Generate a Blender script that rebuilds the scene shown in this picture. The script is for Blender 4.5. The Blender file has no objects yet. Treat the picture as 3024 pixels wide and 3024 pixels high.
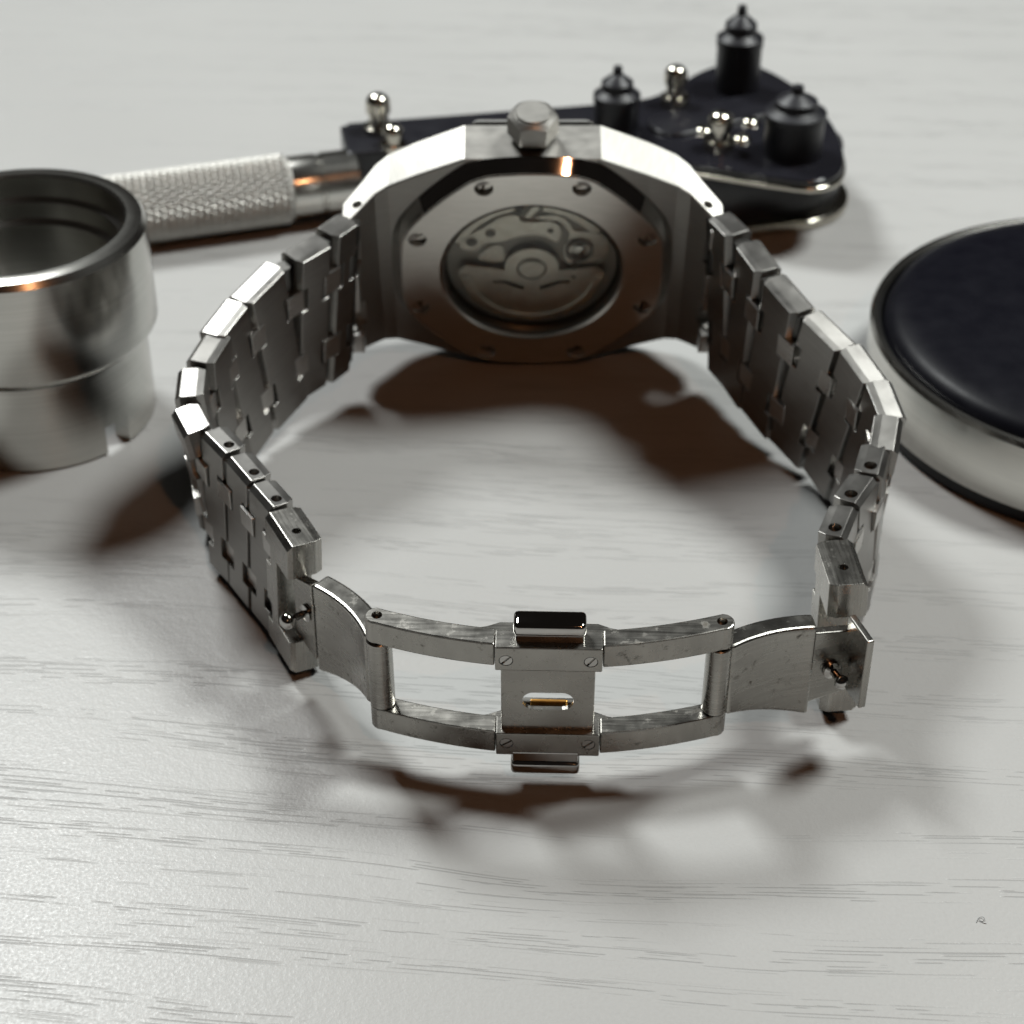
import bpy, bmesh, math, random
from mathutils import Matrix, Vector, noise
random.seed(7)
R = math.radians
MM = 0.001
scene = bpy.context.scene
COL = scene.collection

# ------------------------------------------------------------------ camera
CAM_POS = (0.0, -220.0, 139.0)
PITCH = 35.7
cam_d = bpy.data.cameras.new('camera')
cam = bpy.data.objects.new('camera', cam_d); COL.objects.link(cam)
cam.location = Vector(CAM_POS) * MM
cam.rotation_euler = (R(90 - PITCH), 0, 0)
cam_d.sensor_width = 36; cam_d.lens = 66.56
cam_d.clip_start = 0.005; cam_d.clip_end = 20
cam_d.dof.use_dof = True
cam_d.dof.focus_distance = 0.187
cam_d.dof.aperture_fstop = 40.0
scene.camera = cam

# ------------------------------------------------------------------ world, lamps, exposure
world = bpy.data.worlds.new('World'); scene.world = world; world.use_nodes = True
bg = world.node_tree.nodes['Background']
bg.inputs[0].default_value = (0.011, 0.0095, 0.0085, 1); bg.inputs[1].default_value = 1.0

def area(name, pos, target, size, power, col):
    d = bpy.data.lights.new(name, 'AREA'); d.shape = 'DISK'; d.size = size * MM; d.energy = power; d.color = col
    o = bpy.data.objects.new(name, d); COL.objects.link(o)
    o.location = Vector(pos) * MM
    o.rotation_euler = (Vector(target) - Vector(pos)).to_track_quat('-Z', 'Y').to_euler()
    return o
area('desk_lamp_key', (315, 110, 551), (0, -30, 0), 165, 4.05, (0.965, 0.995, 0.965))
area('desk_lamp_second', (-225, 317, 502), (0, -30, 0), 155, 3.45, (0.965, 0.995, 0.98))
d = bpy.data.lights.new('warm_room_lamp', 'POINT'); d.energy = 2.1; d.color = (1, 0.45, 0.21); d.shadow_soft_size = 0.009
o = bpy.data.objects.new('warm_room_lamp', d); COL.objects.link(o); o.location = (0.16, -0.55, 0.62)

scene.view_settings.view_transform = 'Standard'
scene.view_settings.look = 'None'
scene.view_settings.exposure = 0.0
scene.view_settings.gamma = 1.0

# ------------------------------------------------------------------ materials
def new_mat(name):
    m = bpy.data.materials.new(name); m.use_nodes = True
    return m, m.node_tree, m.node_tree.nodes['Principled BSDF']
def nd(nt, t, **kw):
    n = nt.nodes.new(t)
    for k, v in kw.items(): setattr(n, k, v)
    return n
def ramp(nt, src, p0, p1, c0, c1):
    r = nd(nt, 'ShaderNodeValToRGB')
    r.color_ramp.elements[0].position = p0; r.color_ramp.elements[1].position = p1
    r.color_ramp.elements[0].color = c0 if len(c0) == 4 else (*c0, 1)
    r.color_ramp.elements[1].color = c1 if len(c1) == 4 else (*c1, 1)
    nt.links.new(src, r.inputs[0]); return r.outputs[0]
def noise_tex(nt, scale3, scale=1.0, detail=3.0, rough=0.5, rot=(0, 0, 0), coord='Object'):
    tc = nd(nt, 'ShaderNodeTexCoord'); mp = nd(nt, 'ShaderNodeMapping')
    mp.inputs['Scale'].default_value = scale3; mp.inputs['Rotation'].default_value = rot
    nt.links.new(tc.outputs[coord], mp.inputs[0])
    n = nd(nt, 'ShaderNodeTexNoise'); n.inputs['Scale'].default_value = scale
    n.inputs['Detail'].default_value = detail; n.inputs['Roughness'].default_value = rough
    nt.links.new(mp.outputs[0], n.inputs['Vector']); return n.outputs['Fac']

def steel(name, base, rough, streak=(900, 60, 60), bump=0.08, rvar=0.10, grime=0.0, aniso=0.0):
    """brushed or polished steel: streak is the brushing frequency per metre on each axis"""
    m, nt, b = new_mat(name)
    b.inputs['Metallic'].default_value = 1.0
    s = noise_tex(nt, streak, 10.0, 3)
    blot = noise_tex(nt, (1, 1, 1), 420.0, 4, 0.6)
    fine = noise_tex(nt, (1, 1, 1), 1900.0 if grime < 0.9 else 1000.0, 4, 0.65)
    mul = nd(nt, 'ShaderNodeMath', operation='MULTIPLY_ADD'); nt.links.new(s, mul.inputs[0]); mul.inputs[1].default_value = rvar; mul.inputs[2].default_value = rough - rvar * 0.5
    mul2 = nd(nt, 'ShaderNodeMath', operation='MULTIPLY_ADD'); nt.links.new(blot, mul2.inputs[0]); mul2.inputs[1].default_value = rvar * 1.2; nt.links.new(mul.outputs[0], mul2.inputs[2])
    sub = nd(nt, 'ShaderNodeMath', operation='SUBTRACT'); nt.links.new(mul2.outputs[0], sub.inputs[0]); sub.inputs[1].default_value = rvar * 0.6
    mx = nd(nt, 'ShaderNodeMath', operation='MAXIMUM'); nt.links.new(sub.outputs[0], mx.inputs[0]); mx.inputs[1].default_value = 0.03
    rough_out = mx.outputs[0]
    dark = tuple(c * 0.86 for c in base)
    colr = ramp(nt, s, 0.35, 0.7, dark, base)
    if grime > 0:
        g = ramp(nt, fine, 0.62 - 0.05 * (grime > 0.9), 0.70, (0, 0, 0), (1, 1, 1))
        big = ramp(nt, blot, 0.43, 0.60, (0, 0, 0), (1, 1, 1))
        gm = nd(nt, 'ShaderNodeMath', operation='MULTIPLY'); nt.links.new(g, gm.inputs[0]); nt.links.new(big, gm.inputs[1])
        gm2 = nd(nt, 'ShaderNodeMath', operation='MULTIPLY'); nt.links.new(gm.outputs[0], gm2.inputs[0]); gm2.inputs[1].default_value = grime
        mix = nd(nt, 'ShaderNodeMix', data_type='RGBA'); nt.links.new(gm2.outputs[0], mix.inputs[0])
        nt.links.new(colr, mix.inputs[6]); mix.inputs[7].default_value = (0.10, 0.092, 0.08, 1); colr = mix.outputs[2]
        ad = nd(nt, 'ShaderNodeMath', operation='MULTIPLY_ADD'); nt.links.new(gm2.outputs[0], ad.inputs[0]); ad.inputs[1].default_value = 0.35; nt.links.new(rough_out, ad.inputs[2]); rough_out = ad.outputs[0]
    nt.links.new(colr, b.inputs['Base Color']); nt.links.new(rough_out, b.inputs['Roughness'])
    bp = nd(nt, 'ShaderNodeBump'); bp.inputs['Strength'].default_value = bump; bp.inputs['Distance'].default_value = 0.00004
    nt.links.new(s, bp.inputs['Height'])
    bp2 = nd(nt, 'ShaderNodeBump'); bp2.inputs['Strength'].default_value = min(0.06, bump); bp2.inputs['Distance'].default_value = 0.00006
    nt.links.new(blot, bp2.inputs['Height']); nt.links.new(bp.outputs[0], bp2.inputs['Normal']); nt.links.new(bp2.outputs[0], b.inputs['Normal'])
    b.inputs['Anisotropic'].default_value = aniso
    return m

ST = (0.36, 0.35, 0.333)
M = {}
M['link'] = steel('brushed_steel_link', (0.31, 0.30, 0.285), 0.32, (25, 600, 25), 0.12, 0.12)
M['case'] = steel('brushed_steel_case', (0.33, 0.32, 0.30), 0.43, (40, 900, 40), 0.12, 0.12)
M['back'] = steel('brushed_steel_case_back', (0.70, 0.68, 0.635), 0.20, (50, 1100, 50), 0.04, 0.05)
M['polish'] = steel('polished_steel', (0.52, 0.51, 0.49), 0.045, (40, 40, 40), 0.0, 0.02)
M['clasp'] = steel('brushed_steel_clasp', (0.36, 0.348, 0.322), 0.27, (22, 22, 330), 0.14, 0.12, 0.55)
M['clasp_arm'] = steel('grimy_steel_clasp_arm', (0.36, 0.348, 0.322), 0.26, (22, 22, 330), 0.14, 0.16, 0.95)
M['die'] = steel('satin_steel_die', (0.57, 0.56, 0.525), 0.20, (4, 4, 700), 0.012, 0.03)
M['bridge'] = steel('matte_rhodium_bridge', (0.74, 0.72, 0.67), 0.24, (60, 60, 60), 0.04, 0.08)
M['plate'] = steel('dark_movement_plate', (0.16, 0.155, 0.15), 0.42, (60, 60, 60), 0.02, 0.06)
M['stud'] = steel('brushed_steel_stud', (0.55, 0.535, 0.51), 0.30, (25, 600, 25), 0.08, 0.10)
M['bar'] = steel('gap_shade_steel', (0.10, 0.097, 0.092), 0.42, (60, 60, 60), 0.02, 0.06)  # dark base colour holds shade for link gaps and the window's inner ring
M['pinmetal'] = steel('nickel_pin', (0.58, 0.55, 0.48), 0.16, (30, 30, 30), 0.02, 0.05)
M['knurl'] = steel('knurled_aluminium', (0.44, 0.43, 0.405), 0.46, (60, 60, 60), 0.03, 0.08)
M['chrome_dark'] = steel('dark_chrome', (0.30, 0.30, 0.31), 0.16, (20, 20, 20), 0.02, 0.05)
M['warm_glint'] = steel('warm_glint_catch', (0.95, 0.50, 0.13), 0.30, (120, 120, 120), 0.5, 0.10)  # orange base colour stands in for the warm reflection inside the clasp slot

def plain(name, col, rough, spec=0.5, bumpscale=None, bump=0.1, dist=0.0001):
    m, nt, b = new_mat(name)
    v = noise_tex(nt, (1, 1, 1), 300.0, 4)
    nt.links.new(ramp(nt, v, 0.3, 0.7, tuple(c * 0.85 for c in col), col), b.inputs['Base Color'])
    r = ramp(nt, v, 0.3, 0.7, (rough * 0.9,) * 3, (min(1, rough * 1.1),) * 3); nt.links.new(r, b.inputs['Roughness'])
    b.inputs['Specular IOR Level'].default_value = spec
    if bumpscale:
        n = noise_tex(nt, (1, 1, 1), bumpscale, 5, 0.6)
        bp = nd(nt, 'ShaderNodeBump'); bp.inputs['Strength'].default_value = bump; bp.inputs['Distance'].default_value = dist
        nt.links.new(n, bp.inputs['Height']); nt.links.new(bp.outputs[0], b.inputs['Normal'])
    return m
M['black'] = plain('black_anodised', (0.012, 0.012, 0.016), 0.30, 0.5)
M['jaw'] = plain('black_gloss_plate', (0.014, 0.014, 0.018), 0.10, 0.7)
M['jawpin'] = plain('black_oxide_pin', (0.008, 0.008, 0.012), 0.42, 0.35)
M['rubber'] = plain('black_rubber', (0.010, 0.010, 0.012), 0.5, 0.4)
M['leather'] = plain('black_leather', (0.003, 0.003, 0.006), 0.42, 0.14, 1600.0, 0.06, 0.0001)
M['gasket'] = plain('black_gasket', (0.01, 0.01, 0.01), 0.6, 0.3)

def glass_mat():
    m, nt, b = new_mat('sapphire_glass')
    nt.nodes.remove(b)
    out = [n for n in nt.nodes if n.type == 'OUTPUT_MATERIAL'][0]
    tr = nd(nt, 'ShaderNodeBsdfTransparent'); tr.inputs[0].default_value = (0.93, 0.93, 0.91, 1)
    gl = nd(nt, 'ShaderNodeBsdfGlossy'); gl.inputs['Roughness'].default_value = 0.03
    lw = nd(nt, 'ShaderNodeLayerWeight'); lw.inputs[0].default_value = 0.5
    pw = nd(nt, 'ShaderNodeMath', operation='POWER'); nt.links.new(lw.outputs['Facing'], pw.inputs[0]); pw.inputs[1].default_value = 5.0
    fr = nd(nt, 'ShaderNodeMath', operation='MULTIPLY_ADD'); nt.links.new(pw.outputs[0], fr.inputs[0]); fr.inputs[1].default_value = 0.94; fr.inputs[2].default_value = 0.03
    mx = nd(nt, 'ShaderNodeMixShader')
    nt.links.new(fr.outputs[0], mx.inputs[0]); nt.links.new(tr.outputs[0], mx.inputs[1]); nt.links.new(gl.outputs[0], mx.inputs[2])
    nt.links.new(mx.outputs[0], out.inputs['Surface']); return m
M['glass'] = glass_mat()

def table_mat():
    m, nt, b = new_mat('white_embossed_laminate')
    rot = (0, 0, R(4.6))
    # dashes of open wood grain, gathered in bands
    warp = noise_tex(nt, (9, 22, 1), 1.0, 2, 0.5, rot)
    tc = nd(nt, 'ShaderNodeTexCoord'); mp = nd(nt, 'ShaderNodeMapping'); mp.inputs['Rotation'].default_value = rot
    nt.links.new(tc.outputs['Object'], mp.inputs[0])
    wv = nd(nt, 'ShaderNodeCombineXYZ')
    sc = nd(nt, 'ShaderNodeMath', operation='MULTIPLY'); nt.links.new(warp, sc.inputs[0]); sc.inputs[1].default_value = 0.012
    nt.links.new(sc.outputs[0], wv.inputs[1])
    add = nd(nt, 'ShaderNodeVectorMath', operation='ADD'); nt.links.new(mp.outputs[0], add.inputs[0]); nt.links.new(wv.outputs[0], add.inputs[1])
    def st(sx, sy, detail, off=0.0):
        k = nd(nt, 'ShaderNodeVectorMath', operation='MULTIPLY'); nt.links.new(add.outputs[0], k.inputs[0]); k.inputs[1].default_value = (sx, sy, 1)
        k2 = nd(nt, 'ShaderNodeVectorMath', operation='ADD'); nt.links.new(k.outputs[0], k2.inputs[0]); k2.inputs[1].default_value = (off, off * 1.7, 0)
        n = nd(nt, 'ShaderNodeTexNoise'); n.inputs['Scale'].default_value = 1.0; n.inputs['Detail'].default_value = detail
        nt.links.new(k2.outputs[0], n.inputs['Vector']); return n.outputs['Fac']
    def mth(op, x, y=None, z=None):
        n = nd(nt, 'ShaderNodeMath', operation=op)
        for k, v in enumerate((x, y, z)):
            if v is None: continue
            if isinstance(v, (int, float)): n.inputs[k].default_value = v
            else: nt.links.new(v, n.inputs[k])
        return n.outputs[0]
    sep = nd(nt, 'ShaderNodeSeparateXYZ'); nt.links.new(add.outputs[0], sep.inputs[0])
    def rows(pitch, length, lo, hi, w, seed):
        # parallel rows of short open-pore dashes, each row with its own random breaks
        yy = mth('MULTIPLY_ADD', sep.outputs[1], 1.0 / pitch, seed)
        row = mth('FLOOR', yy); fy = mth('FRACT', yy)
        wn = nd(nt, 'ShaderNodeTexWhiteNoise', noise_dimensions='1D'); nt.links.new(row, wn.inputs['W'])
        c = nd(nt, 'ShaderNodeCombineXYZ')
        nt.links.new(mth('MULTIPLY_ADD', wn.outputs['Value'], 91.0, mth('MULTIPLY', sep.outputs[0], 1.0 / length)), c.inputs[0])
        nt.links.new(mth('MULTIPLY', row, 7.31), c.inputs[1])
        n = nd(nt, 'ShaderNodeTexNoise'); n.inputs['Scale'].default_value = 1.0; n.inputs['Detail'].default_value = 1.5
        nt.links.new(c.outputs[0], n.inputs['Vector'])
        on = ramp(nt, n.outputs['Fac'], lo, hi, (0, 0, 0), (1, 1, 1))
        off = mth('MULTIPLY_ADD', wn.outputs['Value'], 0.36, 0.32)
        d_ = mth('ABSOLUTE', mth('SUBTRACT', fy, off))
        line = mth('SMOOTH_MIN', mth('MAXIMUM', mth('MULTIPLY_ADD', d_, -1.0 / w, 1.6), 0.0), 1.0, 0.2)
        return mth('MULTIPLY', on, line)
    r1 = rows(0.00038, 0.0072, 0.53, 0.57, 0.16, 3.0)
    r2 = rows(0.00050, 0.0140, 0.53, 0.57, 0.12, 40.0)
    dash = mth('MAXIMUM', r1, r2)
    band = ramp(nt, st(11, 215, 2.0, 3.3), 0.485, 0.56, (0, 0, 0), (1, 1, 1))
    gr = nd(nt, 'ShaderNodeMath', operation='MULTIPLY'); nt.links.new(dash, gr.inputs[0]); nt.links.new(band, gr.inputs[1])
    speck = noise_tex(nt, (1, 1, 1), 2600.0, 3, 0.6)
    peel = noise_tex(nt, (1, 1, 1), 900.0, 2, 0.5)
    soft = noise_tex(nt, (1, 1, 1), 25.0, 3, 0.5)
    c0 = ramp(nt, soft, 0.3, 0.7, (0.385, 0.385, 0.378), (0.40, 0.40, 0.393))
    mix = nd(nt, 'ShaderNodeMix', data_type='RGBA'); nt.links.new(gr.outputs[0], mix.inputs[0]); nt.links.new(c0, mix.inputs[6]); mix.inputs[7].default_value = (0.308, 0.308, 0.303, 1)
    nt.links.new(mix.outputs[2], b.inputs['Base Color'])
    rr = ramp(nt, speck, 0.35, 0.72, (0.42,) * 3, (0.26,) * 3); nt.links.new(rr, b.inputs['Roughness'])
    b.inputs['Specular IOR Level'].default_value = 0.28
    b1 = nd(nt, 'ShaderNodeBump', invert=True); b1.inputs['Strength'].default_value = 0.36; b1.inputs['Distance'].default_value = 0.00014
    nt.links.new(gr.outputs[0], b1.inputs['Height'])
    b2 = nd(nt, 'ShaderNodeBump'); b2.inputs['Strength'].default_value = 0.22; b2.inputs['Distance'].default_value = 0.00012
    nt.links.new(speck, b2.inputs['Height']); nt.links.new(b1.outputs[0], b2.inputs['Normal'])
    b3 = nd(nt, 'ShaderNodeBump'); b3.inputs['Strength'].default_value = 0.10; b3.inputs['Distance'].default_value = 0.0003
    nt.links.new(peel, b3.inputs['Height']); nt.links.new(b2.outputs[0], b3.inputs['Normal'])
    nt.links.new(b3.outputs[0], b.inputs['Normal'])
    return m
M['table'] = table_mat()

# ------------------------------------------------------------------ mesh helpers (all in millimetres)
WORLD = {}
def frame(o, x, y, z):
    """matrix with the given (unit) axes as columns and origin in mm"""
    m = Matrix(((x[0], y[0], z[0], o[0] * MM), (x[1], y[1], z[1], o[1] * MM), (x[2], y[2], z[2], o[2] * MM), (0, 0, 0, 1)))
    return m
def at(o, rz=0.0):
    return Matrix.Translation(Vector(o) * MM) @ Matrix.Rotation(rz, 4, 'Z')
IDM = Matrix.Identity(4)

def thing(name, loc, label, cat, group=None):
    o = bpy.data.objects.new(name, None); COL.objects.link(o); o.empty_display_size = 0.005
    o.location = Vector(loc) * MM
    o['label'] = label; o['category'] = cat
    if group: o['group'] = group
    WORLD[o.name] = Matrix.Translation(Vector(loc) * MM); return o

def to_mesh(name, vf, bevel=0, segs=2, smooth=False, cuts=(), mode='DIFFERENCE', angle=30):
    verts, faces = vf
    me = bpy.data.meshes.new(name)
    me.from_pydata([(a * MM, b * MM, c * MM) for a, b, c in verts], [], faces)
    bm = bmesh.new(); bm.from_mesh(me)
    bmesh.ops.remove_doubles(bm, verts=bm.verts, dist=1e-7)
    bmesh.ops.recalc_face_normals(bm, faces=bm.faces); bm.to_mesh(me); bm.free()
    if bevel or cuts:
        tmp = bpy.data.objects.new('tmp', me); COL.objects.link(tmp); extra = []
        if bevel:
            mod = tmp.modifiers.new('b', 'BEVEL'); mod.width = bevel * MM; mod.segments = segs; mod.limit_method = 'ANGLE'; mod.angle_limit = R(angle)
        for c in cuts:
            cm = to_mesh('cut', c[:2]); co = bpy.data.objects.new('cut', cm); COL.objects.link(co); extra.append(co)
            mod = tmp.modifiers.new('c', 'BOOLEAN'); mod.operation = mode; mod.object = co; mod.solver = 'EXACT'
        bpy.context.view_layer.update()
        dg = bpy.context.evaluated_depsgraph_get()
        me2 = bpy.data.meshes.new_from_object(tmp.evaluated_get(dg))
        bpy.data.objects.remove(tmp); bpy.data.meshes.remove(me)
        for e in extra:
            em = e.data; bpy.data.objects.remove(e); bpy.data.meshes.remove(em)
        me = me2; me.name = name; me.materials.clear()
    if smooth:
        for p in me.polygons: p.use_smooth = True
        if smooth is not True:
            me.set_sharp_from_angle(angle=R(smooth))
    return me

def part(name, vf, Mw, parent, mat, bevel=0, segs=2, smooth=False, cuts=(), mode='DIFFERENCE', mesh=None, label=None, angle=30):
    me = mesh or to_mesh(name, vf, bevel, segs, smooth, cuts, mode, angle)
    if mat and not len(me.materials): me.materials.append(M[mat])
    o = bpy.data.objects.new(name, me); COL.objects.link(o)
    if parent is not None:
        o.parent = parent; o.matrix_local = WORLD[parent.name].inverted() @ Mw
    else:
        o.matrix_world = Mw
    WORLD[o.name] = Mw.copy()
    if label: o['label'] = label
    return o

def join(*vfs):
    V, F = [], []
    for v, f in vfs:
        k = len(V); V += list(v); F += [tuple(i + k for i in q) for q in f]
    return V, F
def xf(vf, m):
    return [tuple(m @ Vector(p)) for p in vf[0]], vf[1]
def box(x0, x1, y0, y1, z0, z1):
    v = [(x, y, z) for z in (z0, z1) for y in (y0, y1) for x in (x0, x1)]
    return v, [(0, 2, 3, 1), (4, 5, 7, 6), (0, 1, 5, 4), (2, 6, 7, 3), (0, 4, 6, 2), (1, 3, 7, 5)]
def prism(pts, z0, z1, top=None):
    n = len(pts); top = top or pts
    v = [(x, y, z0) for x, y in pts] + [(x, y, z1) for x, y in top]
    return v, [tuple(range(n - 1, -1, -1)), tuple(range(n, 2 * n))] + [(i, (i + 1) % n, n + (i + 1) % n, n + i) for i in range(n)]
def lathe(prof, n=64, closed=False):
    """prof: list of (r, z); revolved about z; end points on the axis are capped by r=0 entries"""
    v, f = [], []
    for r, z in prof:
        for k in range(n):
            a = 2 * math.pi * k / n; v.append((r * math.cos(a), r * math.sin(a), z))
    m = len(prof)
    for i in range(m if closed else m - 1):
        j = (i + 1) % m
        for k in range(n):
            q = (i * n + k, i * n + (k + 1) % n, j * n + (k + 1) % n, j * n + k); f.append(q)
    return v, f
def cyl(r, z0, z1, n=24):
    return prism([(r * math.cos(2 * math.pi * k / n), r * math.sin(2 * math.pi * k / n)) for k in range(n)], z0, z1)
def rrect(w, h, r, n=6, cx=0, cy=0):
    out = []
    for sx, sy, a0 in ((1, 1, 0), (-1, 1, 90), (-1, -1, 180), (1, -1, 270)):
        for k in range(n + 1):
            a = R(a0 + 90 * k / n); out.append((cx + sx * (w / 2 - r) + r * math.cos(a), cy + sy * (h / 2 - r) + r * math.sin(a)))
    return out
def ball(r, n=24, m=12):
    return lathe([(max(1e-4, r * math.sin(math.pi * k / m)), -r * math.cos(math.pi * k / m)) for k in range(m + 1)], n)
def spline(pts, n, closed=True):
    out = []; N = len(pts)
    rng = range(N) if closed else range(N - 1)
    for i in rng:
        p0, p1, p2, p3 = (pts[(i + k - 1) % N] if closed else pts[min(N - 1, max(0, i + k - 1))] for k in range(4))
        for k in range(n):
            t = k / n
            out.append(tuple(0.5 * ((2 * p1[a]) + (-p0[a] + p2[a]) * t + (2 * p0[a] - 5 * p1[a] + 4 * p2[a] - p3[a]) * t * t + (-p0[a] + 3 * p1[a] - 3 * p2[a] + p3[a]) * t ** 3) for a in range(len(p1))))
    if not closed: out.append(tuple(pts[-1]))
    return out

# ------------------------------------------------------------------ table
bmv = box(-1500, 1500, -900, 1700, -25, 0)
tb = part('table', bmv, IDM, None, 'table')
tb['kind'] = 'structure'; tb['label'] = 'white embossed wood grain laminate table top'

# ------------------------------------------------------------------ wrist watch
WX = 2.65
watch = thing('wrist_watch', (WX, -35, 0), 'steel wrist watch standing on its side, back towards us, with its clasp open', 'watch')
TL = 16.0
ct, sn = math.cos(R(TL)), math.sin(R(TL))
CC = (WX, 8.4, 18.85)
# case frame: x right, y = crown direction, z = out of the case back
CF = frame(CC, (1, 0, 0), (0, -sn, ct), (0, -ct, -sn))

# case middle with integrated lugs
stn = [(0, 18.5, -3.2, 3.0), (8.7, 18.5, -3.2, 3.0), (8.9, 18.45, -3.2, 3.0), (15.0, 15.9, -3.0, 3.1), (18.6, 14.4, -2.4, 3.4), (20.3, 13.7, -1.2, 4.2), (22.0, 12.9, 1.2, 6.0), (24.5, 11.9, 4.6, 8.7)]
full = [(-a, b, c, d) for a, b, c, d in reversed(stn[1:])] + stn
V, F = [], []
for x, hv, n0, n1 in full:
    V += [(x, -hv - 0.1, n0), (x, hv + 0.1, n0), (x, hv - 0.45, n1), (x, -hv + 0.1, n1)]
for i in range(len(full) - 1):
    for k in range(4):
        a = i * 4 + k; b = i * 4 + (k + 1) % 4; F.append((a, b, b + 4, a + 4))
F.append((0, 1, 2, 3)); e = (len(full) - 1) * 4; F.append((e + 3, e + 2, e + 1, e))
cuts = []
for s in (-1, 1):
    for w in (-1, 1):
        cuts.append(box(min(s * 22.4, s * 26), max(s * 22.4, s * 26), w * 5.6 - 2.0, w * 5.6 + 2.0, 6.2, 10))
    h = cyl(0.62, 0, 3.0); mtx = Matrix.Translation((s * 22.5, 10.6, 5.1)) @ Matrix.Rotation(R(-90), 4, 'X')
    cuts.append(xf(h, mtx))
part('case_middle', (V, F), CF, watch, 'case', 0.22, 2, cuts=cuts)
for s in (-1, 1):
    part('lug_pin', xf(cyl(0.6, -9.5, 11.2, 16), Matrix.Translation((s * 22.5, 0, 5.1)) @ Matrix.Rotation(R(-90), 4, 'X')), CF, watch, 'polish', smooth=40)

# stepped rails on the lug ends, broken where the connecting studs enter
for s in (-1, 1):
    for v0, v1 in ((-11.3, -7.9), (-3.4, 3.4), (7.9, 11.2)):
        x0_, x1_ = sorted((s * 22.7, s * 24.3))
        part('lug_rail', box(x0_, x1_, v0, v1, 6.2, 8.95), CF, watch, 'stud', 0.25, 3)
# octagonal bezel behind the case middle, and its gasket
def octa(ap, rot=22.5):
    r = ap / math.cos(R(22.5)); return [(r * math.cos(R(rot + 45 * k)), r * math.sin(R(rot + 45 * k))) for k in range(8)]
part('bezel', prism(octa(17.2), -5.9, -3.7, octa(18.55)), CF, watch, 'polish', 0.35, 3)
part('bezel_gasket', prism(octa(17.9), -3.75, -3.15), CF, watch, 'gasket')

# case back: flat brushed ring with polished octagonal chamfer, eight screw holes, sapphire window
def roct(r, k=0.55, n=96):
    out = []
    for i in range(n):
        a = 2 * math.pi * i / n; d = (a + math.pi / 8) % (math.pi / 4) - math.pi / 8
        ro = r / math.cos(d); ro = min(ro, r * 1.055)
        rr = r * (1 - k) + ro * k
        out.append((rr * math.cos(a), rr * math.sin(a)))
    return out
def ringmesh(loops):
    """loops: list of (points2d, z); bridged in order"""
    V, F = [], []; n = len(loops[0][0])
    for pts, z in loops: V += [(x, y, z) for x, y in pts]
    for i in range(len(loops) - 1):
        for k in range(n): F.append((i * n + k, i * n + (k + 1) % n, (i + 1) * n + (k + 1) % n, (i + 1) * n + k))
    return V, F
def circ(r, n=96): return [(r * math.cos(2 * math.pi * k / n), r * math.sin(2 * math.pi * k / n)) for k in range(n)]
part('case_back_chamfer', ringmesh([(roct(18.0), 2.6), (roct(18.75), 3.05), (roct(18.85), 3.25), (roct(17.55), 4.95), (circ(16.5), 4.6)]), CF, watch, 'polish', smooth=35)
lp = ringmesh([(circ(12.4), 3.0), (roct(17.4), 3.0), (roct(17.4), 4.93), (roct(17.28), 5.05), (circ(12.35), 5.05), (circ(12.0), 4.8), (circ(12.0), 3.0), (circ(12.4), 3.0)])
hc = []
for k in range(8):
    a = R(22.5 + 45 * k); hc.append(xf(cyl(1.24, 3.6, 6), Matrix.Translation((16.3 * math.cos(a), 16.3 * math.sin(a), 0))))
back = part('case_back', lp, CF, watch, 'back', cuts=hc)
for k in range(8):
    a = R(22.5 + 45 * k); sa = R([80, 20, 75, 25, 70, 15, 60, 85][k])
    slot = xf(box(-1.4, 1.4, -0.2, 0.2, 3.95, 5.2), Matrix.Rotation(sa, 4, 'Z'))
    part('screw', cyl(1.08, 3.5, 4.36, 24), CF @ Matrix.Translation(Vector((16.3 * math.cos(a), 16.3 * math.sin(a), 0)) * MM), back, 'back', 0.1, 2, cuts=[slot], angle=60)
part('sapphire_window', cyl(11.95, 4.66, 4.76, 96), CF, back, 'glass')

# movement under the window
mov = part('movement', ringmesh([(circ(11.9), 3.2), (circ(11.9), 2.6), (circ(0.01), 2.6)]), CF, watch, 'plate')
part('inner_ring', ringmesh([(circ(11.95), 4.6), (circ(11.55), 4.55), (circ(11.3), 3.0)]), CF, mov, 'bar', smooth=True)
def arcpoly(r0, r1, a0, a1, n=20):
    A = [R(a0 + (a1 - a0) * k / n) for k in range(n + 1)]
    return [(r1 * math.cos(a), r1 * math.sin(a)) for a in A] + [(r0 * math.cos(a), r0 * math.sin(a)) for a in reversed(A)]
b1 = [(-7.4, 2.6), (-6.4, 3.9), (-4.2, 4.2), (-3.0, 4.7), (-1.5, 5.3), (0, 5.5), (1.8, 5.2), (3.3, 4.2), (3.9, 5.6), (3.5, 7.2), (2.2, 7.9), (0.2, 7.75), (-1.4, 8.0), (-2.0, 9.0), (-4.2, 8.6), (-6.2, 7.0), (-8.7, 5.0), (-9.6, 3.2)]
part('train_bridge', prism(spline(b1, 4), 2.7, 3.45), CF, mov, 'bridge', 0.08, 2)
part('rim_bridge', prism(arcpoly(9.9, 11.3, 103, 158), 2.7, 3.4), CF, mov, 'bridge', 0.1, 2)
b2 = [(0.4, 8.6), (2.2, 9.0), (4.0, 8.6), (5.0, 7.4), (5.6, 6.2), (7.4, 6.0), (9.6, 5.2), (10.3, 2.8), (9.4, 0.6), (6.5, -0.4), (4.6, 0.6), (4.2, 3.0), (4.9, 5.2), (4.3, 7.1), (3.1, 8.0), (1.6, 8.2)]
part('balance_bridge', prism(spline(b2, 4), 2.7, 3.4), CF, mov, 'bridge', 0.08, 2)
part('rim_bridge', prism(arcpoly(9.6, 11.2, 34, 82), 2.7, 3.35), CF, mov, 'bridge', 0.1, 2)
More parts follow.
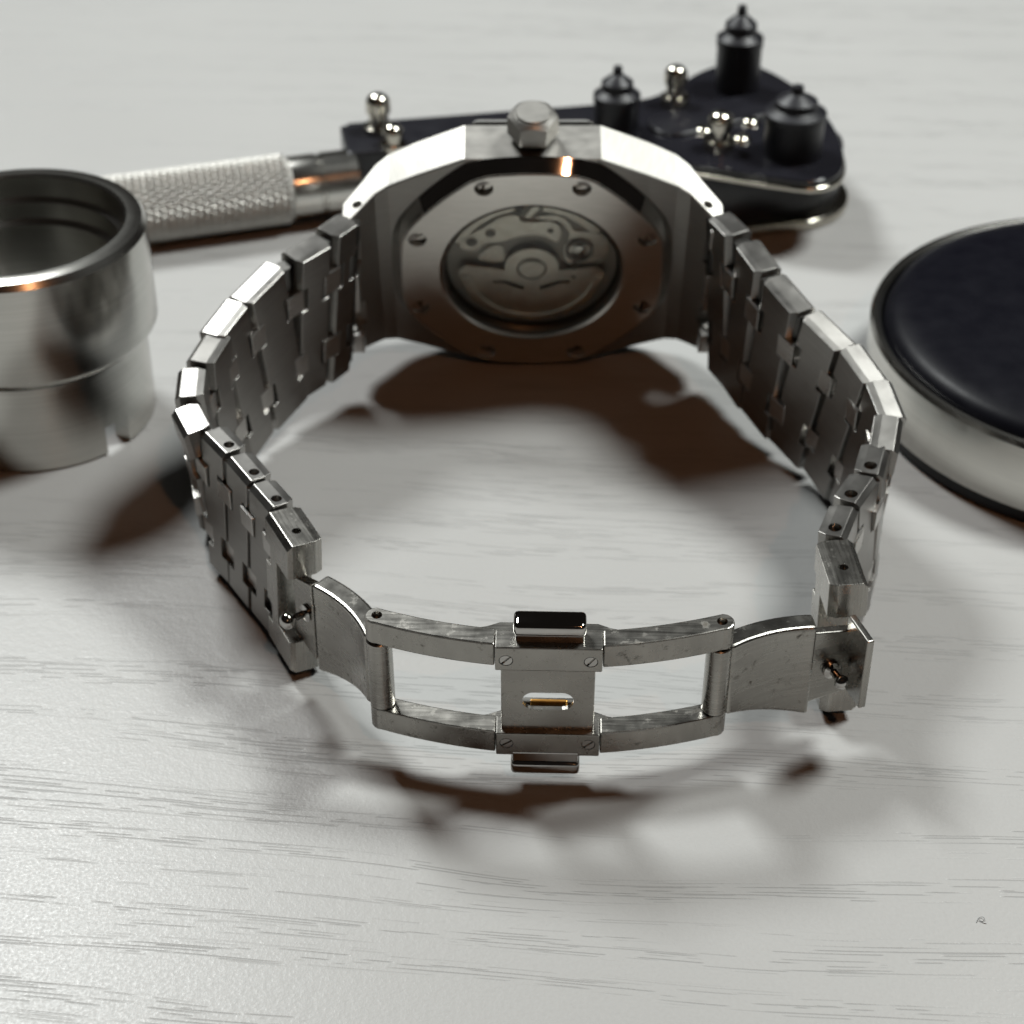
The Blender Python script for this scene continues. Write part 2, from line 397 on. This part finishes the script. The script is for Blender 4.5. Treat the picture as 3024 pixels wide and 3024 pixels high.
b3 = [(-1.0, 8.7), (-0.4, 8.5), (1.0, 10.3), (0.6, 10.8), (-0.1, 10.4)]
part('click_lever', prism(b3, 2.7, 3.5), CF, mov, 'bridge', 0.06, 2)
b4 = [(-7.2, 1.0), (-5.6, 3.2), (-3.9, 3.3), (-3.9, 0.6)]
part('winding_bridge', prism(spline(b4, 4), 2.7, 3.3), CF, mov, 'bridge', 0.08, 2)
for (x, y, r) in ((-8.0, 4.3, 0.75), (-5.5, 5.9, 0.7), (2.4, 6.3, 0.4), (-1.6, 9.7, 0.45), (5.6, -3.0 + 3.4, 0.3)):
    part('jewel_screw', cyl(r, 3.3, 3.58, 20), CF @ Matrix.Translation(Vector((x, y, 0)) * MM), mov, 'plate', 0.05, 1)
part('balance_wheel', lathe([(1.5, 3.3), (1.5, 3.75), (1.9, 3.75), (1.9, 3.3)], 40, True), CF @ Matrix.Translation(Vector((6.3, 2.9, 0)) * MM), mov, 'plate', smooth=30)
part('balance_cap', lathe([(0.9, 3.3), (0.9, 3.8), (0.5, 3.95), (0.01, 3.95)], 32), CF @ Matrix.Translation(Vector((6.3, 2.9, 0)) * MM), mov, 'polish', smooth=30)
# rotor
rot_pts = [(9.8 * math.cos(R(a)), 9.8 * math.sin(R(a))) for a in range(186, 355, 4)] + [(9.7, -0.6), (8.8, 0.25), (5.5, -0.15), (3.4, -0.35)]
rot_pts += [(3.6 * math.cos(R(a)), 3.6 * math.sin(R(a))) for a in range(-2, 184, 6)] + [(-3.5, -0.35), (-6.0, 0.0), (-8.8, 0.5), (-9.8, -0.2)]
sl = [(-5.2, -2.2), (-3.6, -2.15), (-2.2, -2.75), (-1.0, -3.4), (-1.1, -3.9), (-2.4, -3.45), (-3.6, -2.75), (-5.1, -2.75)]
rot = part('rotor', prism(rot_pts, 3.75, 4.05), CF, mov, 'bridge', cuts=[prism(sl, 3, 5), prism([(-x, y) for x, y in reversed(sl)], 3, 5), xf(cyl(0.3, 3, 5, 16), Matrix.Translation((5.6, -1.6, 0)))])
part('rotor_weight', prism(arcpoly(8.5, 9.75, 188, 352, 40), 4.05, 4.3), CF, mov, 'bridge', 0.08, 2)
part('rotor_groove', lathe([(1.75, 4.04), (1.8, 4.14), (1.95, 4.14), (2.0, 4.04)], 48), CF, mov, 'plate', smooth=True)
hub = part('rotor_hub', lathe([(1.6, 4.04), (1.6, 4.2), (1.52, 4.26), (0.01, 4.26)], 48), CF, mov, 'bridge')
# small monogram engraved on the hub: an A and a P leaning together
mono = []
def stroke(a, b, w=0.13):
    d = (Vector(b) - Vector(a)); n_ = Vector((-d.y, d.x)).normalized() * w / 2
    return prism([tuple(Vector(a) - n_), tuple(Vector(b) - n_), tuple(Vector(b) + n_), tuple(Vector(a) + n_)], 4.25, 4.29)
for a, b in (((-0.95, -0.75), (-0.3, 0.8)), ((-0.3, 0.8), (0.25, -0.75)), ((-0.75, -0.2), (0.1, -0.2)), ((0.35, -0.75), (0.35, 0.8)), ((0.35, 0.8), (0.95, 0.55)), ((0.95, 0.55), (0.9, 0.15)), ((0.9, 0.15), (0.35, 0.0))):
    mono.append(stroke(a, b))
part('monogram', join(*mono), CF, hub, 'bridge')

# crown: hexagonal, chamfered to a round flat end
CRN = -0.9
cone = lathe([(0.01, 18.0), (4.6, 18.0), (4.6, 20.75), (2.42, 22.35), (0.01, 22.35)], 48)
ROTX = Matrix.Rotation(R(-90), 4, 'X')            # local z -> crown direction
def crownM(z): return CF @ Matrix.Translation(Vector((0, 0, z)) * MM) @ ROTX
hexp = prism([(3.3 * math.cos(R(60 * k)), 3.3 * math.sin(R(60 * k))) for k in range(6)], 19.1, 22.6)
cr = part('crown', hexp, crownM(CRN), watch, 'case', 0.12, 2, cuts=[cone], mode='INTERSECT')
part('crown_cap', lathe([(2.25, 22.3), (2.25, 22.5), (2.1, 22.62), (0.01, 22.62)], 48), crownM(CRN), cr, 'case', smooth=30)
part('crown_tube', cyl(2.0, 17.9, 19.3, 32), crownM(CRN), cr, 'gasket')

# ---------------- bracelet
JL = [(-22.0, -0.2, 16.8, 12.0, 16.0), (-24.75, -4.2, 16.55, 11.96, 15.3), (-28.76, -8.71, 15.89, 11.63, 13.9), (-32.87, -15.12, 14.5, 11.29, 12.1), (-35.64, -21.11, 13.35, 10.95, 10.5), (-37.37, -27.49, 12.31, 10.62, 8.8), (-37.0, -33.52, 11.5, 10.28, 7.2), (-34.7, -38.42, 10.95, 9.95, 5.9), (-31.56, -42.68, 10.57, 9.61, 4.7), (-28.5, -47.41, 10.24, 9.27, 3.4), (-25.57, -52.0, 10.02, 8.94, 2.2), (-22.33, -58.49, 9.88, 8.6, 0.4)]
JR = [(27.25, 0.2, 16.8, 12.0, 16.0), (29.49, -4.9, 16.45, 11.96, 15.1), (31.8, -10.74, 15.43, 11.63, 13.3), (35.14, -16.95, 14.13, 11.29, 11.6), (39.21, -22.63, 13.09, 10.95, 10.1), (41.95, -28.7, 12.13, 10.62, 8.5), (43.1, -35.03, 11.32, 10.28, 6.8), (41.64, -41.02, 10.71, 9.95, 5.2), (39.89, -46.57, 10.29, 9.61, 3.7), (36.95, -51.66, 10.03, 9.27, 2.3), (34.68, -57.4, 9.89, 8.94, 0.7), (35.24, -65.51, 9.87, 8.6, 0.0)]

def link_frame(a, b, side, lean, roll=0.0, tip=0.0):
    """x along the bracelet, y up across its width, z out of the loop"""
    p, q = Vector(a[:3]), Vector(b[:3])
    d = (q - p).normalized()
    v = Vector((0, -math.sin(R(lean)), math.cos(R(lean))))
    v = (v - d * v.dot(d)).normalized()
    w = d.cross(v)
    if w.x * side < 0 and True: pass
    # z must point out of the loop (away from the loop centre)
    c = (p + q) / 2; outw = c - Vector((WX, -32, c.z))
    flip = w.dot(outw) < 0
    m = Matrix((d, v, w)).transposed()
    if flip: m = Matrix((d, v, -w)).transposed()
    m = m @ Matrix.Rotation(R(roll), 3, 'X') @ Matrix.Rotation(R(tip), 3, 'Z')
    x, y, z = m.col
    return frame(tuple(c), x, y, z), (q - p).length

def link_mesh(L, h, T, fork=None, holes=()):
    """plate with four stud notches; outer long edges chamfered"""
    g = 0.26; a = L / 2 - g
    nc, nh, ndp = 0.46 * h, 0.155 * h, 1.45
    def outline(sx, hy):
        r = []
        def side(sgn):
            vs = [(-hy), (-nc - nh), None, (-nc + nh), (nc - nh), None, (nc + nh), hy]
            pts = []
            pts.append((sgn * sx, -hy)); pts.append((sgn * sx, -nc - nh)); pts.append((sgn * (a - ndp), -nc - nh)); pts.append((sgn * (a - ndp), -nc + nh)); pts.append((sgn * sx, -nc + nh))
            pts.append((sgn * sx, nc - nh)); pts.append((sgn * (a - ndp), nc - nh)); pts.append((sgn * (a - ndp), nc + nh)); pts.append((sgn * sx, nc + nh)); pts.append((sgn * sx, hy))
            return pts
        R_ = side(1)
        if fork is None: L_ = side(-1)[::-1]
        else: L_ = [(-sx, hy), (-sx, -hy)]
        return R_ + L_
    if fork is None:
        base = lambda sx, hy: outline(sx, hy)
    else:
        # open fork on the +x end, notches on the -x end
        def base(sx, hy):
            fv, fd = fork
            return [(-sx, hy)] + [(-sx, nc + nh), (-(a - ndp), nc + nh), (-(a - ndp), nc - nh), (-sx, nc - nh), (-sx, -nc + nh), (-(a - ndp), -nc + nh), (-(a - ndp), -nc - nh), (-sx, -nc - nh), (-sx, -hy)] + [(sx, -hy), (sx, -fv), (a - fd, -fv), (a - fd, fv), (sx, fv), (sx, hy)]
    lv = [(-T / 2, a - 0.42, h - 0.10), (-T / 2 + 0.9, a, h), (T / 2 - 0.62, a, h), (T / 2, a - 0.12, h - 0.55)]
    loops = [(base(s, hy), z) for z, s, hy in lv]
    V, F = ringmesh(loops); n = len(loops[0][0])
    F = F + [tuple(range(n - 1, -1, -1)), tuple(range(3 * n, 4 * n))]
    cuts = [xf(cyl(r, 0, 3.2, 20), Matrix.Translation((sx, h - 1.6, zz)) @ Matrix.Rotation(R(-90), 4, 'X')) for sx, zz, r in holes]
    return to_mesh('bracelet_link', (V, F), 0.06, 2, cuts=cuts, angle=25)

ROLL = {'L': [0, -2, 3.5, 4, -2, 2, 4, -2, -3, -3, -2], 'R': [1, 1.5, 2, 4, 4.5, 4, 2, -2, -3, -3, -2]}
TIP = {'L': [0, 2, -3.2, -3.6, 3, 2, -0.5, 0.3, -0.4, 0.4, 0], 'R': [0, -1.5, -3.5, -7.5, -8, -8, -5.5, -0.4, 0.3, -0.4, 0]}
LEAN = {'L': [0, -1, 4, 5, -2, 2, 6, -3, -3, -3, -2], 'R': [0, 1, 3, 6, 6, 5, 2, -2, -3, -3, -2]}
ENDF = {}
def bracelet(J, key, side):
    for i in range(11):
        a, b = J[i], J[i + 1]; lean = (a[4] + b[4]) / 2; h = (a[3] + b[3]) / 2
        Mx, L = link_frame(a, b, side, lean + LEAN[key][i], ROLL[key][i], TIP[key][i])
        T = 3.7 - 0.06 * i
        if i == 10:
            ENDF[key] = (Mx, L, h)
            me = link_mesh(L + 0.2, h, 4.1, fork=(h * 0.50, L * 0.50), holes=[(0.9, 0.0, 0.52)])
            lk = part('end_link', None, Mx, watch, 'clasp', mesh=me)
            if key == 'R':
                scr = part('screw', cyl(0.5, h - 0.75, h - 0.06, 20), Mx @ Matrix.Translation(Vector((0.9, 0, 0)) * MM) @ ROTX, lk, 'polish', 0.05, 1, cuts=[box(-0.7, 0.7, -0.09, 0.09, h - 0.35, h + 1)], angle=60)
        else:
            hol = [(L * 0.22, 0.0, 0.62 if key == 'L' else 0.74)] if i >= 7 else []
            lk = part('bracelet_link', None, Mx, watch, 'link', mesh=link_mesh(L, h, T, holes=hol))
            for sx, zz, r in hol:
                part('screw', cyl(r * 0.82, h - 1.6, h - 0.75, 20), Mx @ Matrix.Translation(Vector((sx, 0, zz)) * MM) @ ROTX, lk, 'polish', 0.05, 1, cuts=[xf(box(-1, 1, -0.12, 0.12, h - 1.1, h + 1), Matrix.Rotation(R(40 + 50 * i), 4, 'Z'))], angle=60)
    for i in range(0, 11):
        p, q = J[max(0, i - 1)], J[min(11, i + 1)]; h = J[i][3]
        m, _ = link_frame(p, q, side, J[i][4], 0)
        m = m.copy(); m.translation = Vector(J[i][:3]) * MM
        hh = h * 0.155 - 0.17
        part('joint_bar', xf(cyl(0.95 if i else 1.45, -h * 0.93, h * 0.93, 16), ROTX), m, watch, 'bar', smooth=40)  # core of the joint, its colour darkened to shade the link gap
        for w in ((-1, 1) if i > 0 else ()):
            me = to_mesh('connecting_stud', box(-1.48, 1.48, w * 0.46 * h - hh, w * 0.46 * h + hh, -(3.7 - 0.06 * i) / 2 - 0.05 + 0.05 * random.random(), 1.5), 0.05, 1)
            part('connecting_stud', None, m, watch, 'stud', mesh=me)
bracelet(JL, 'L', -1); bracelet(JR, 'R', 1)

# ---------------- folding clasp (butterfly), nearest part of the loop
CZ = 12.1; CL = 4.5
CEN = (3.62, -76.0, CZ)
cl, sl_ = math.cos(R(CL)), math.sin(R(CL))
ax = Vector((34.5, -1.0, 0)).normalized()
vz = Vector((0, -sl_, cl)); vz = (vz - ax * vz.dot(ax)).normalized()
nz = ax.cross(vz)                                   # towards the camera
KF = frame(CEN, ax, vz, nz)                         # x right, y up, z towards us
HW = 17.35
def bow(x): return -3.0 * (x / HW) ** 2 + 0.25      # arms curve away from us towards the hinges
def arm(x0, x1, v0, v1, T, n=14, endround=True):
    xs = [x0 + (x1 - x0) * k / n for k in range(n + 1)]
    F_ = [(x, bow(x)) for x in xs]; B_ = [(x, bow(x) - T - 0.25 * max(0, 1 - abs(x - x0) / 4) * 0) for x in xs]
    if endround:
        # round off the hinge end in plan
        out = []
        c = (x1, bow(x1) - T / 2); ang0 = math.atan2(F_[-1][1] - F_[-2][1], F_[-1][0] - F_[-2][0]); sg = 1 if x1 > x0 else -1
        for k in range(1, 8):
            t = math.pi / 2 - math.pi * k / 8
            out.append((c[0] + sg * (T / 2) * math.cos(t), c[1] + (T / 2) * math.sin(t)))
        poly = F_ + out + B_[::-1]
    else: poly = F_ + B_[::-1]
    # prism is built in (x, depth) and raised along v
    V, Fc = prism(poly, v0, v1)
    return [(x, z, y) for x, y, z in V], Fc
for sgn, x0 in ((-1, -5.35), (1, 5.4)):
    for v0, v1 in ((4.75, 7.75), (-7.75, -4.75)):
        cuts = []
        if v0 > 0:
            cuts = [xf(cyl(0.55, v1 - 1.0, v1 + 1, 20), Matrix.Translation((sgn * (HW - 0.1), 0, bow(HW) - 1.15)) @ Matrix.Rotation(R(-90), 4, 'X'))]
        part('clasp_arm', arm(x0 * 1.0, sgn * HW, v0, v1, 2.3), KF, watch, 'clasp_arm', 0.16, 2, cuts=cuts)
# fillets where the arms broaden behind the centre, then the centre piece
for w in (-1, 1):
    y0, y1 = sorted((w * 4.55, w * 7.7))
    ctr = part('clasp_block', box(-5.3, 5.35, y0, y1, -2.2, 0.42), KF, watch, 'clasp', 0.14, 2,
               cuts=[xf(cyl(0.72, 0.1, 1.5, 20), Matrix.Translation((s * 4.2, w * 5.95, 0))) for s in (-1, 1)])
    for s, ang in ((-1, 42), (1, 48)):
        part('screw', cyl(0.68, -0.2, 0.40, 24), KF @ Matrix.Translation(Vector((s * 4.2, w * 5.95, 0)) * MM), ctr, 'polish', 0.05, 1,
             cuts=[xf(box(-1, 1, -0.11, 0.11, 0.12, 1), Matrix.Rotation(R(ang + 6 * w), 4, 'Z'))], angle=60)
    # broadened shoulder behind the block
    sh = [(-8.6, -0.2), (-6.2, 0.35), (-4.9, 0.95), (4.9, 0.95), (6.2, 0.35), (8.6, -0.2), (8.6, -0.9), (-8.6, -0.9)]
    V_, F_ = prism(sh, 0, 2.6); y_ = 5.0 if w > 0 else -7.6
    part('clasp_shoulder', ([(x, y_ + z, -2.45 - y) for x, y, z in V_], F_), KF, watch, 'clasp_arm', 0.12, 2)
slot = prism(rrect(5.2, 2.4, 1.15, 6, 0.0, -0.35), -6, 3)
plate = part('clasp_plate', box(-4.75, 4.7, -4.7, 4.7, -0.72, -0.25), KF, watch, 'clasp', 0.12, 2, cuts=[slot])
part('warm_glint_catch', box(-1.8, 2.0, -3.3, -1.5, -1.75, -1.35), KF, plate, 'warm_glint', 0.15, 2)  # plate coloured with the warm reflection seen through the slot
part('catch_housing', box(-3.9, 3.9, -4.6, -2.2, -2.6, -1.92), KF, plate, 'clasp', 0.12, 2)
for w in (-1, 1):
    y0, y1 = sorted((w * 8.55, w * (10.1 if w > 0 else 10.3))); n0, n1 = sorted((w * 7.2, w * 8.6)); bz = -0.45 if w > 0 else 0.55
    pb = part('push_button', box(-3.65, 3.55, y0, y1, -2.25, 0.25), KF @ Matrix.Translation(Vector((0.15 if w > 0 else -0.15, 0, bz)) * MM), watch, 'polish', 0.5, 4, smooth=40)
    part('button_stem', box(-3.45, 3.35, n0, n1, -2.0, -0.05), KF @ Matrix.Translation(Vector((0.15 if w > 0 else -0.15, 0, bz)) * MM), pb, 'polish', 0.15, 2)

# hinge rollers and curved blades
def hinge_pt(s): 
    p = KF @ (Vector((s * (HW - 0.15), 0, bow(HW) - 1.15)) * MM); return p / MM
UPZ = vz
def blade(p0, p1, bulge, h0, h1, T, name='clasp_blade', n=14, mat='clasp', rnd=0.35, skip=0.0, cz0=0.0, cz1=0.0):
    """curved vertical plate from p0 to p1 (plan points with z), bulging into the loop"""
    p0, p1 = Vector(p0), Vector(p1); d = (p1 - p0); side = Vector((-d.y, d.x, 0)).normalized()
    inward = Vector((WX, -35, 0)) - (p0 + p1) / 2
    if side.dot(inward) < 0: side = -side
    V, F = [], []
    for k in range(n + 1):
        t = k / n; c = p0 + d * t + side * bulge * 4 * t * (1 - t)
        tg = (d + side * bulge * 4 * (1 - 2 * t)).normalized(); nr = Vector((-tg.y, tg.x, 0)).normalized()
        if nr.dot(side) < 0: nr = -nr
        h = h0 + (h1 - h0) * t
        for a, b in ((-1, -1), (-1, 1), (1, 1), (1, -1)):
            q = c + nr * a * T / 2 + Vector((0, 0, b * h + cz0 + (cz1 - cz0) * t)); V.append(tuple(q - p0))
    for k in range(n):
        for j in range(4):
            a = k * 4 + j; b = k * 4 + (j + 1) % 4; F.append((a, b, b + 4, a + 4))
    F.append((0, 1, 2, 3)); e = n * 4; F.append((e + 3, e + 2, e + 1, e))
    return part(name, (V, F), at(p0), watch, mat, rnd, 3)
for key, s, far, bl in (('L', -1, (-20.4, -61.4, 10.3), 0.9), ('R', 1, (31.2, -68.3, 10.3), 0.8)):
    hp = hinge_pt(s)
    dirn = (Vector(far) - hp).normalized()
    blade(tuple(hp + dirn * 0.6 + Vector((0, 0, -0.05))), far, bl, 4.55, 5.95, 2.5, mat='clasp_arm', rnd=0.4)
    zax = UPZ; xax = Vector((1, 0, 0)); xax = (xax - zax * xax.dot(zax)).normalized(); yax = zax.cross(xax)
    part('hinge_roller', lathe([(0.01, -4.62), (1.2, -4.62), (1.32, -4.5), (1.32, 4.5), (1.2, 4.62), (0.01, 4.62)], 32), frame(hp, xax, yax, zax), watch, 'clasp', smooth=35)
    part('hinge_pin', cyl(0.5, -7.6, 7.1, 20), frame(hp, xax, yax, zax), watch, 'polish', smooth=40)

# tangs that join the blades to the end links, latch pins and the right-hand latch flap
Mx, L, h = ENDF['L']
e = Mx @ (Vector((L * 0.28, 0, -0.2)) * MM) / MM
blade((-20.9, -61.0, 10.2), (e.x - 0.4, e.y - 0.6, 10.0), 0.0, 5.2, 4.0, 1.2, 'clasp_tang', 3, 'clasp', 0.2)
Mx, L, h = ENDF['R']
e2 = Mx @ (Vector((L * 0.34, 0, 0.0)) * MM) / MM
blade((31.0, -68.3, 10.2), (e2.x + 0.6, e2.y - 2.4, 10.0), 0.0, 4.7, 4.0, 1.2, 'clasp_tang', 3, 'clasp', 0.2)
def latch_pin(base, direction, ln, rb):
    z = Vector(direction).normalized(); x = Vector((0, 0, 1)).cross(z).normalized(); y = z.cross(x)
    prof = [(0.01, -0.3), (1.0, -0.3), (1.0, 0.1), (0.42, 0.25), (0.42, ln - rb)] + [(rb * math.cos(R(a)), ln + rb * math.sin(R(a)) * 0.85) for a in range(-60, 90, 15)] + [(0.01, ln + rb * 0.85)]
    part('latch_pin', lathe(prof, 28), frame(base, x, y, z), watch, 'polish', smooth=50)
latch_pin((-22.3, -60.4, 10.9), (-0.80, -0.60, 0.0), 2.3, 0.95)
latch_pin((33.6, -68.4, 9.6), (0.35, -0.94, 0.0), 2.0, 0.8)
fl = [(-2.4, -2.2), (-1.6, -3.2), (2.2, -3.2), (2.2, 5.8), (-2.4, 5.8)]
fd = Vector((1.3, -4.3, 0)).normalized(); fw = Vector((0, 0, 1)); fn = fd.cross(fw)
part('latch_flap', prism(fl, -0.42, 0.42), frame((35.9, -69.3, 10.2), fd, fw, fn), watch, 'clasp', 0.18, 3)

# ------------------------------------------------------------------ threaded ring die on the left
die = thing('ring_die', (-63.5, -3, 0), 'hollow satin steel ring die with stepped wall and a small notch in its foot', 'die')
DM = at((-63.5, -3, 0))
nb = box(9.0, 17, -1.9, 1.9, -1, 4.2)
# lower sleeve with a notch, facing front right
part('lower_sleeve', lathe([(12.2, 0.0), (14.7, 0.0), (15.0, 0.3), (15.0, 11.6), (15.2, 12.6), (12.2, 12.6)], 128, True), DM, die, 'die', smooth=30,
     cuts=[xf(nb, Matrix.Rotation(R(-38), 4, 'Z')), xf(nb, Matrix.Rotation(R(142), 4, 'Z'))])
part('upper_ring', lathe([(14.9, 12.5), (16.45, 13.7), (16.75, 14.3), (16.75, 27.4), (16.2, 28.2), (15.3, 28.45), (14.3, 28.45), (13.9, 28.1), (13.9, 25.2), (13.1, 24.7), (13.1, 22.4), (12.3, 21.8), (12.3, 12.5)], 128, True), DM, die, 'die', smooth=30)

# ------------------------------------------------------------------ round case cushion on the right
cu = thing('case_cushion', (81.8, -1.2, 0), 'round black leather case cushion in a steel rim, standing on the table', 'cushion')
CM = at((81.8, -1.2, 0))
part('foot_ring', lathe([(0.01, 0.0), (32.8, 0.0), (33.2, 0.4), (33.2, 1.9), (0.01, 1.9)], 128), CM, cu, 'rubber', smooth=30)
part('rim', lathe([(31.9, 1.85), (33.3, 1.85), (33.65, 2.2), (33.65, 10.9), (33.3, 11.5), (32.7, 11.6), (32.2, 11.2), (31.9, 9.0)], 160, True), CM, cu, 'die', smooth=30)
part('leather_pad', lathe([(31.95, 9.0), (31.9, 10.6), (31.3, 11.9), (30.0, 12.7), (28.0, 13.1), (24, 13.4), (16, 13.6), (8, 13.7), (0.01, 13.7)], 160), CM, cu, 'leather', smooth=True)

# ------------------------------------------------------------------ case wrench behind the watch
wr = thing('case_wrench', (10, 60, 0), 'black case back wrench with upright pins and a knurled silver handle, lying behind the watch', 'wrench')
# knurled handle: axis from A to B
A, B = Vector((-96, 34.6, 5.7)), Vector((-35.2, 53.3, 5.7))
hd = (B - A).normalized(); hy = Vector((0, 0, 1)).cross(hd).normalized(); hz = hd.cross(hy)
HM = frame(A, hy, hz, hd); HL = (B - A).length
def knurl(r, L, nu, nl, teeth=32, pitch=1.1, depth=0.32):
    V, F = [], []
    tri = lambda t: abs((t % 1.0) * 2 - 1)
    for j in range(nl + 1):
        z = L * j / nl; ed = min(1, min(z, L - z) / 0.8)
        for k in range(nu):
            a = k / nu; u = a * teeth; w = z / pitch
            hgt = min(tri(u + w * 0.5), tri(u - w * 0.5)) ; hgt = min(1, hgt * 1.5)
            rr = r - depth + depth * hgt * ed - 0.25 * (1 - ed)
            V.append((rr * math.cos(2 * math.pi * a), rr * math.sin(2 * math.pi * a), z))
    for j in range(nl):
        for k in range(nu): F.append((j * nu + k, j * nu + (k + 1) % nu, (j + 1) * nu + (k + 1) % nu, (j + 1) * nu + k))
    V += [(0, 0, 0), (0, 0, L)]; c0 = len(V) - 2
    for k in range(nu):
        F.append((c0, (k + 1) % nu, k)); F.append((c0 + 1, nl * nu + k, nl * nu + (k + 1) % nu))
    return V, F
part('knurled_handle', knurl(5.6, HL, 192, 420), HM, wr, 'knurl')
part('ferrule', lathe([(0.01, -0.6), (4.9, -0.6), (5.0, -0.2), (5.0, 4.4), (4.75, 4.6), (4.75, 5.0), (5.0, 5.2), (5.0, 10.6), (4.5, 11.2), (0.01, 11.2)], 48), frame(B, hy, hz, hd), wr, 'die', smooth=30)
# long black arm
P0, P1 = Vector((-26, 62, 0)), Vector((24, 71.2, 0)); ad = (P1 - P0).normalized(); an = Vector((-ad.y, ad.x, 0))
AMX = frame((P0 + P1) / 2, ad, an, (0, 0, 1)); al = (P1 - P0).length
part('long_arm', box(-al / 2, al / 2, -5.8, 6.2, 7.2, 10.3), AMX, wr, 'black', 0.5, 3)
part('arm_clamp', box(-al / 2 - 1.2, -al / 2 + 6.5, -6.8, 4.0, 2.0, 10.9), AMX, wr, 'black', 0.5, 3)
# wide upper jaw plate
up = [(13.5, 58), (16.5, 53.8), (24, 49.6), (32, 46.6), (40, 43.6), (46.2, 42.4), (50.4, 46), (51.8, 54), (51.2, 65), (48.2, 76), (43.5, 85), (38.5, 88.5), (32.5, 85), (27, 78), (22.5, 73.5), (16, 71), (13, 65)]
part('upper_jaw', prism(spline(up, 5), 11.3, 12.3), IDM, wr, 'jaw', 0.3, 3, smooth=50)
cx_, cy_ = 35.0, 64.0
part('jaw_trim', prism([(cx_ + (x - cx_) * 1.022, cy_ + (y - cy_) * 1.022) for x, y in spline(up, 5)], 10.3, 11.32), IDM, wr, 'pinmetal', 0.45, 4, smooth=50)
# lower foot: black puck on a steel disc
def stad(c, r, ln, ang, n=24):
    out = []
    for k in range(n + 1):
        a = R(-90 + 180 * k / n); out.append((ln / 2 + r * math.cos(a), r * math.sin(a)))
    for k in range(n + 1):
        a = R(90 + 180 * k / n); out.append((-ln / 2 + r * math.cos(a), r * math.sin(a)))
    ca, sa = math.cos(R(ang)), math.sin(R(ang))
    return [(c[0] + x * ca - y * sa, c[1] + x * sa + y * ca) for x, y in out]
part('foot_plate', prism(stad((39, 60), 11.8, 8, 12), 0.02, 1.7), IDM, wr, 'pinmetal', 0.5, 3, smooth=50)
part('foot_puck', prism(stad((38.6, 60.6), 10.6, 8, 12), 1.65, 10.35), IDM, wr, 'black', 0.3, 2, smooth=50)
part('jaw_slot_plate', prism(stad((33, 66), 4.2, 16, 28), 12.2, 12.9), IDM, wr, 'black', 0.3, 2, smooth=50)
# black stepped pins
def spike(x, y, z0, r, hgt, tip):
    k = hgt
    prof = [(0.01, 0), (r, 0), (r, 0.50 * k), (r * 1.04, 0.53 * k), (r * 1.04, 0.62 * k), (r * 0.72, 0.68 * k), (r * 0.70, 0.78 * k), (r * 0.34, 0.86 * k), (r * 0.22, 0.88 * k), (r * 0.19, 0.98 * k), (0.01, k)]
    part('jaw_pin', lathe(prof, 32), at((x, y, z0)), wr, 'jawpin', smooth=28)
spike(16.6, 61.5, 10.3, 3.6, 12.6, 1)
spike(37.4, 77.2, 12.2, 3.7, 14.6, 1)
spike(43.6, 52.0, 12.2, 4.6, 11.5, 1)
# nickel thumb screws
def thumb(x, y, z0, r, hgt):
    prof = [(0.01, 0), (r * 1.25, 0), (r * 1.25, 0.22 * hgt), (r * 0.8, 0.26 * hgt), (r * 0.8, 0.5 * hgt), (r, 0.54 * hgt), (r, 0.72 * hgt)] + [(r * math.cos(R(a)), hgt * 0.74 + r * 0.8 * math.sin(R(a))) for a in range(0, 90, 12)] + [(0.01, hgt * 0.74 + r * 0.8)]
    part('thumb_screw', lathe(prof, 32), at((x, y, z0)), wr, 'pinmetal', smooth=40)
thumb(-21.4, 63.5, 10.3, 2.0, 7.4)
thumb(-18.9, 58.2, 10.3, 1.7, 3.8)
thumb(26.6, 70.6, 12.3, 1.9, 7.2)
thumb(32.4, 54.0, 12.3, 2.0, 6.2)
for (x, y) in ((38.3, 63.5), (30.5, 60.2), (36.2, 57.0)):
    part('rivet', lathe([(0.01, 0.9), (1.0, 0.8), (1.5, 0.4), (1.6, 0.0)], 24), at((x, y, 12.25)), wr, 'pinmetal', smooth=True)

# ------------------------------------------------------------------ a curl of lint on the table, front right
def tube(pts, r, n=6):
    V, F = [], []
    for i, p in enumerate(pts):
        a, b = Vector(pts[max(0, i - 1)]), Vector(pts[min(len(pts) - 1, i + 1)]); t = (b - a).normalized()
        u = t.cross(Vector((0, 0, 1))); u = u.normalized() if u.length > 1e-6 else Vector((1, 0, 0)); w = t.cross(u)
        for k in range(n):
            an = 2 * math.pi * k / n; q = Vector(p) + (u * math.cos(an) + w * math.sin(an)) * r; V.append(tuple(q))
    for i in range(len(pts) - 1):
        for k in range(n): F.append((i * n + k, i * n + (k + 1) % n, (i + 1) * n + (k + 1) % n, (i + 1) * n + k))
    F.append(tuple(range(n))); F.append(tuple(range(len(V) - 1, len(V) - n - 1, -1)))
    return V, F
M['lint'] = plain('grey_lint', (0.24, 0.24, 0.245), 0.8, 0.2)
lint = part('lint_fibre', tube(spline([(-0.42, -0.3, 0.05), (-0.1, 0.25, 0.08), (0.3, 0.3, 0.16), (0.42, 0.02, 0.1), (0.1, -0.15, 0.06), (-0.15, 0.0, 0.14), (0.25, -0.35, 0.05), (0.5, -0.4, 0.05)], 6, False), 0.026), at((45.3, -94.3, 0)), None, 'lint', smooth=True)
lint['label'] = 'tiny curl of grey lint lying on the bare white table'; lint['category'] = 'lint'

# ------------------------------------------------------------------ render
scene.render.engine = 'CYCLES'
scene.cycles.max_bounces = 10; scene.cycles.glossy_bounces = 6; scene.cycles.diffuse_bounces = 0
